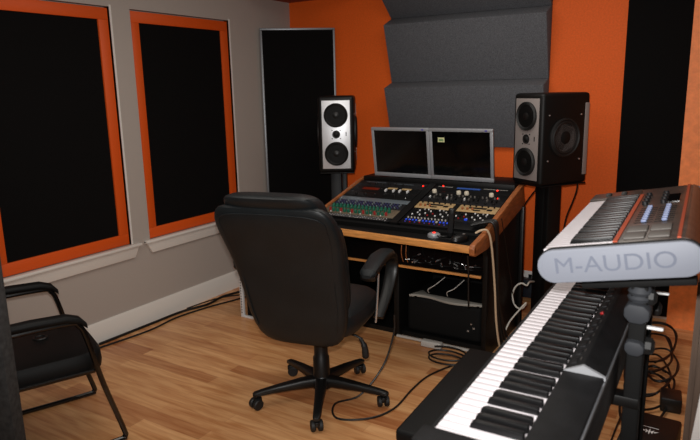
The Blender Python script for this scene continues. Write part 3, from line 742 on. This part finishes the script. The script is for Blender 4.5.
for s in (-1, 1):
    em.prism([(s*.004, .0), (s*.016, .016), (s*.012, -.016)], 2, .1152, .1158)
    em.prism([(s*.016, .004), (s*.034, .010), (s*.018, -.006)], 2, .1152, .1158)
em.prism([(0, .026), (.004, 0), (0, -.026), (-.004, 0)], 2, .1152, .1158)
em.box(-.03, .03, .034, .037, .1152, .1158)
o = obj('emblem', em, t, local=True); o.location = (0, -.03, .0)
t = thing('power_adapter', 'small black power adapter brick on the floor beside the brown cabinet', 'adapter', (-.150, 3.06, 0), (0, 0, .1))
obj('body', MB().m('plastic').box(-.045, .045, -.06, .06, 0, .07, .008), t, local=True)
obj('cord', MB().m('cable').tube([(0, .06, .03), (.0, .12, .02), (-.03, .18, .006)], .004, 8), t, local=True)
def loopcable(name, pts, r, m, label, cat='cable', group=None, closed=False):
    tag(obj(name, MB().m(m).tube(pts, r, 8, 6, closed=closed)), label, cat, group)
random.seed(11)
lab = ['black cable loop widest of the tangle behind the keyboard stand', 'black cable loop lying lowest in the tangle by the black case', 'black cable of the tangle nearest the power adapter brick', 'black cable of the tangle running back to the orange wall', 'black cable loop standing highest in the tangle behind the stand', 'thin black cable crossing the tangle from the keyboard above']
for k in range(6):
    cx, cy = -.255+random.uniform(-.04, .05), 3.05+k*.13
    rx_, ry_ = random.uniform(.07, .12), random.uniform(.18, .32)
    pts = [(cx+rx_*math.cos(a)*(1+.15*math.sin(2*a+k)), cy+ry_*math.sin(a)*(1+.12*math.cos(3*a+k)), .008+.009*k+.012*(1+math.sin(2*a+k))) for a in [2*PI*i/12*1.55+k for i in range(13)]]
    loopcable('cable', pts, .0055, 'cable', lab[k], group='tangled cables behind the keyboard stand')
loopcable('keyboard_lead', [(-.22, 1.95, .80), (-.22, 2.08, .5), (-.24, 2.25, .2), (-.33, 2.5, .02), (-.33, 2.9, .01), (-.30, 3.1, .02)], .004, 'cable', 'black lead hanging from the lower keyboard down to the cable tangle')

# ------------------------------------------------------------------ under and beside the desk
t = thing('equipment_box', 'large black rounded equipment box on the floor under the desk', 'equipment', (-1.39, 3.5, .03))
obj('body', MB().m('dark').box(-1.63, -1.15, 3.25, 3.69, .031, .262, .03, 4), t)
obj('port_cluster', MB().m('chrome').box(-1.235, -1.222, 3.246, 3.252, .10, .108).box(-1.20, -1.188, 3.246, 3.252, .12, .13).box(-1.215, -1.205, 3.246, 3.252, .145, .152), t)
t = thing('laptop_tray', 'flat light grey curved device on top of the black box under the desk', 'device', (-1.38, 3.3, .263))
pr = [(-1.60+.47*i/14, 3.225+.02*math.sin(i*.55)) for i in range(15)]
obj('casing', MB().m('dullgrey').prism(pr+[(-1.13, 3.27), (-1.50, 3.285), (-1.56, 3.34)], 2, .2635, .278, .003), t)
for x in (-1.56, -1.17): obj('vent_slot', MB().m('dark').box(x, x+.014, 3.20, 3.2225, .267, .274), t)
for k, (x0, z1) in enumerate(((-1.48, .36), (-1.36, .355))):
    loopcable('grey_lead', [(x0, 3.25, .297), (x0+.01, 3.22, .33), (x0+.05, 3.23, z1), (x0+.09, 3.28, .40)], .003, 'lightgrey', ['pale thin lead rising from the grey device, nearer the office chair', 'pale thin lead rising from the grey device, nearer the desk side'][k], group='pale leads on the grey device')
t = thing('power_strip', 'long thin white rail with a grey adapter on the floor in front of the desk', 'power strip', (-1.45, 3.2, 0), (0, 0, .0))
obj('rail', MB().m('lightgrey').box(-1.665, -1.125, 3.18, 3.198, .006, .02, .003), t)
obj('adapter', MB().m('lightgrey').box(-1.48, -1.35, 3.13, 3.176, 0, .04, .01, 3), t)
# patch plugs and leads on the desk shelf
random.seed(5)
plug = thing('patch_plug', 'small metal jack plug lying in the clutter on the desk shelf', 'plug', (-1.58, 3.2, .4985), (0, 0, .4), 'loose jack plugs on the desk shelf')
obj('sleeve', MB().m('rubber').cyl((0, 0, .006), (.04, 0, .006), .006, .004, 10), plug, local=True)
obj('tip', MB().m('chrome').cyl((-.03, 0, .006), (0, 0, .006), .004, .0045, 10), plug, local=True)
for k in range(18):
    dup(plug, (-1.55+.022*k+random.uniform(-.008, .008), 3.14+random.uniform(0, .12), .4985+random.choice((0, .012, .022))), (0, random.uniform(-.5, .1), random.uniform(0, 6)))
for k in range(5):
    x = -1.62+.08*k
    pts = [(x, 3.35, .64), (x+.02, 3.22+.02*k, .58), (x+.05+.03*(k % 2), 3.17, .52), (x+.12, 3.16, .504), (x+.16, 3.22, .502)]
    loopcable('patch_lead', pts, .0035, 'cable', ['dark patch lead drooping onto the shelf beside the chair arm', 'dark patch lead drooping left of the shelf centre', 'dark patch lead drooping at the shelf centre', 'dark patch lead drooping right of the shelf centre', 'dark patch lead drooping closest to the right desk side'][k], 'patch lead', 'patch leads over the desk shelf')
for k in range(2):
    x = -1.60+.03*k
    loopcable('copper_lead', [(x, 3.13, .66), (x+.002, 3.125, .60), (x-.002, 3.13, .55), (x, 3.15, .50)], .003, 'cheek', ['thin brown lead hanging under the desk edge, left one of the pair', 'thin brown lead hanging under the desk edge, right one of the pair'][k], group='brown leads under the desk edge')
loopcable('hanging_lead', [(-1.118, 2.93, .65), (-1.120, 2.95, .55), (-1.121, 2.96, .42), (-1.122, 2.965, .36)], .0045, 'cable', 'black lead hanging straight down from the right end of the oak edge')
# cables over the right end of the desk
loopcable('beige_cable', [(-1.12, 3.04, .745), (-1.09, 3.05, .762), (-1.06, 3.06, .757), (-1.045, 3.08, .68), (-1.035, 3.12, .45), (-1.03, 3.16, .2), (-1.015, 3.22, .03), (-.98, 3.32, .008), (-.93, 3.36, .006)], .006, 'beigecable', 'beige cable draped over the wooden desk side down to the floor')
for k in range(4):
    o_ = .018*k
    loopcable('black_cable', [(-1.16, 3.08+o_, .775), (-1.10, 3.11+o_, .79), (-1.05, 3.12+o_, .785), (-1.035-.004*k, 3.14+o_, .66), (-1.03-.01*(k % 2), 3.16+.02*math.sin(k*2)+o_, .35), (-1.025+.012*k, 3.20+o_, .09), (-1.00+.02*k, 3.26+o_, .01)], .008 if k < 2 else .006, 'cable',
              ['thick black cable beside the beige one on the desk side', 'thick black cable second from the beige one on the desk side', 'thinner black cable third from the beige one', 'thinner black cable of the bundle farthest from the beige one'][k], group='black cables over the desk side')
loopcable('stray_lead', [(-1.05, 3.25, .79), (-1.045, 3.36, .55), (-1.04, 3.5, .25), (-1.02, 3.62, .02)], .0025, 'cable', 'thin black lead slanting across the black desk side')
# floor clutter between desk and right speaker stand
t = thing('extension_block', 'white multi socket extension block on the floor between desk and piano', 'power strip', (-.985, 3.53, 0), (0, 0, 1.45))
obj('body', MB().m('lightgrey').box(-.17, .17, -.03, .03, 0, .04, .008), t, local=True)
for k in range(4): part('socket', knob_mesh('sock', .018, .002, 'dark'), t, (-.12+k*.08, 0, .04))
t = thing('adapter_brick', 'black adapter brick with red lamp on the floor by the white keys', 'adapter', (-.90, 3.25, 0), (0, 0, .4))
obj('body', MB().m('plastic').box(-.06, .06, -.04, .04, 0, .05, .008), t, local=True); obj('red_lamp', MB().m('led').box(.02, .032, -.042, -.039, .02, .026), t, local=True)
for k, (x, y, rz, lb) in enumerate(((-1.02, 3.30, .2, 'black plug top on the floor against the desk side panel'), (-.83, 3.52, .9, 'black plug top on the floor nearest the speaker stand'))):
    t = thing('mains_plug', lb, 'plug', (x, y, 0), (0, 0, rz), 'black plugs on the floor by the desk')
    obj('body', MB().m('plastic').box(-.03, .03, -.025, .025, 0, .045, .01), t, local=True)
    obj('lead', MB().m('cable').tube([(.03, 0, .02), (.06, .01, .015), (.09, .04, .006)], .004, 8), t, local=True)
t = thing('wall_outlet', 'white wall outlet plate low on the orange wall by the speaker stand', 'outlet', (-1.165, YB, .05))
obj('cover_plate', MB().m('whiteboard').box(-.05, .06, -.008, -.001, .02, .15, .003), t, local=True)
obj('socket', MB().m('dark').box(-.012, .012, -.010, -.008, .10, .125), t, local=True)
t = thing('plug_adapter', 'dark blue plug adapter in the wall outlet', 'adapter', (-1.16, 4.255, .0))
obj('body', MB().m('bluebox').box(-.055, .045, -.03, .032, .02, .155, .008), t, local=True)
obj('prong_plate', MB().m('dark').box(-.02, .02, .032, .0355, .06, .12), t, local=True)
loopcable('white_cable', [(-1.12, 4.22, .16), (-1.07, 4.10, .20), (-1.01, 3.85, .27), (-.985, 3.62, .335)] + [(-1.01+.048*math.cos(a), 3.56-.008*k, .27+.072*math.sin(a)) for k, a in enumerate([1.0+.55*i for i in range(10)])] + [(-.985, 3.46, .22), (-1.03, 3.40, .15), (-1.045, 3.37, .10)], .005, 'whitecable', 'white cable coiled in a hanging loop beside the black desk side by the outlet')

loopcable('speaker_lead', [(-1.03, 3.86, .91), (-1.04, 3.88, .86), (-1.07, 3.9, .82), (-1.12, 3.92, .74), (-1.16, 3.95, .6)], .005, 'cable', 'black lead sagging from the right speaker down behind the desk', group='speaker leads at the right stand')
loopcable('speaker_lead', [(-.80, 3.92, .91), (-.805, 3.93, .86), (-.83, 3.95, .78), (-.87, 3.97, .66), (-.89, 3.98, .45), (-.885, 3.98, .2), (-.87, 3.97, .01)], .005, 'cable', 'black lead hanging from the right speaker along its stand column', group='speaker leads at the right stand')
# floor cables in front
loopcable('chair_cable', [(-1.36, 2.58, .40), (-1.365, 2.58, .30), (-1.40, 2.53, .14), (-1.47, 2.42, .015), (-1.54, 2.30, .006), (-1.46, 2.19, .006), (-1.33, 2.26, .006), (-1.27, 2.40, .006), (-1.28, 2.62, .006), (-1.27, 2.80, .006), (-1.20, 2.98, .008)] +
          [(-1.25+.11*math.cos(a), 3.0+.075*math.sin(a), .008+.003*i) for i, a in enumerate([.8*k for k in range(20)])], .005, 'cable', 'black cable trailing from the office chair arm to coils before the desk')
loopcable('wall_cable', [(-3.19, 2.2, .009), (-3.18, 2.6, .009), (-3.17, 2.85, .010), (-3.12, 3.05, .009), (-3.14, 3.25, .009), (-3.05, 3.5, .009), (-2.9, 3.65, .009), (-2.70, 3.72, .009)], .009, 'cable', 'thick black cable along the white baseboard, closest to it', group='cables along the baseboard')
loopcable('wall_cable', [(-3.15, 2.15, .007), (-3.10, 2.5, .007), (-3.12, 2.75, .007), (-3.08, 3.0, .007), (-3.02, 3.2, .007), (-2.95, 3.42, .007), (-2.8, 3.55, .007), (-2.66, 3.58, .007)], .006, 'cable', 'thinner black cable on the floor boards, just off the baseboard run', group='cables along the baseboard')
loopcable('wall_cable', [(-3.17, 2.9, .018), (-3.13, 3.0, .03), (-3.10, 3.1, .035), (-3.08, 3.2, .028), (-3.0, 3.35, .015), (-2.88, 3.5, .01), (-2.75, 3.62, .01)], .005, 'cable', 'thin black cable humping up over the other baseboard cables', group='cables along the baseboard')

# small rack case with white perforated rails, behind the office chair
t = thing('rack_case', 'small black rack case with white perforated rails behind the office chair', 'rack case', (-2.48, 3.16, 0))
obj('case', MB().m('dark').box(-2.72, -2.24, 3.02, 3.32, .0, .41, .006), t)
for x in (-2.752, -2.262):
    rl = MB().m('perforated').box(x, x+.020, 2.992, 3.016, .012, .42, .002)
    rl.m('holes')
    for k in range(20): rl.box(x+.007, x+.015, 2.9905, 2.9925, .03+k*.019, .039+k*.019)
    obj('rail', rl, t)
obj('bottom_rail', MB().m('perforated').box(-2.752, -2.24, 2.992, 3.016, 0, .012, .002), t)

# ------------------------------------------------------------------ light
def area(name, loc, size, power, col=(1, .94, .86), rot=(0, 0, 0)):
    l = bpy.data.lights.new(name, 'AREA'); l.shape = 'RECTANGLE'; l.size, l.size_y = size; l.energy = power; l.color = col
    o = bpy.data.objects.new(name, l); COL.objects.link(o); o.location = loc; o.rotation_euler = rot; return o
fl = bpy.data.lights.new('camera_flash', 'SPOT'); fl.energy = 190; fl.spot_size = math.radians(95); fl.spot_blend = .8; fl.shadow_soft_size = .025; fl.color = (1, .97, .94)
fo = bpy.data.objects.new('camera_flash', fl); COL.objects.link(fo)
fo.location = Vector((0, 0, CAMZ))+up*.085-rt*.02+fw*.03
fo.rotation_euler = (fw+up*.12+rt*.05).to_track_quat('-Z', 'Y').to_euler()
area('fill_light_back', (-1.2, 3.0, HC-.03), (1.4, .8), 14)  # unseen fill added to brighten the far wall
area('fill_light_front', (-1.7, 1.2, HC-.03), (1.6, 1.2), 17)  # unseen ambient fill added over the front of the room
wd = bpy.data.worlds.new('world'); S.world = wd; wd.use_nodes = True
wd.node_tree.nodes['Background'].inputs['Color'].default_value = (.9, .85, .8, 1); wd.node_tree.nodes['Background'].inputs['Strength'].default_value = .10
S.view_settings.view_transform = 'Standard'; S.view_settings.look = 'None'; S.view_settings.exposure = 0; S.view_settings.gamma = 1
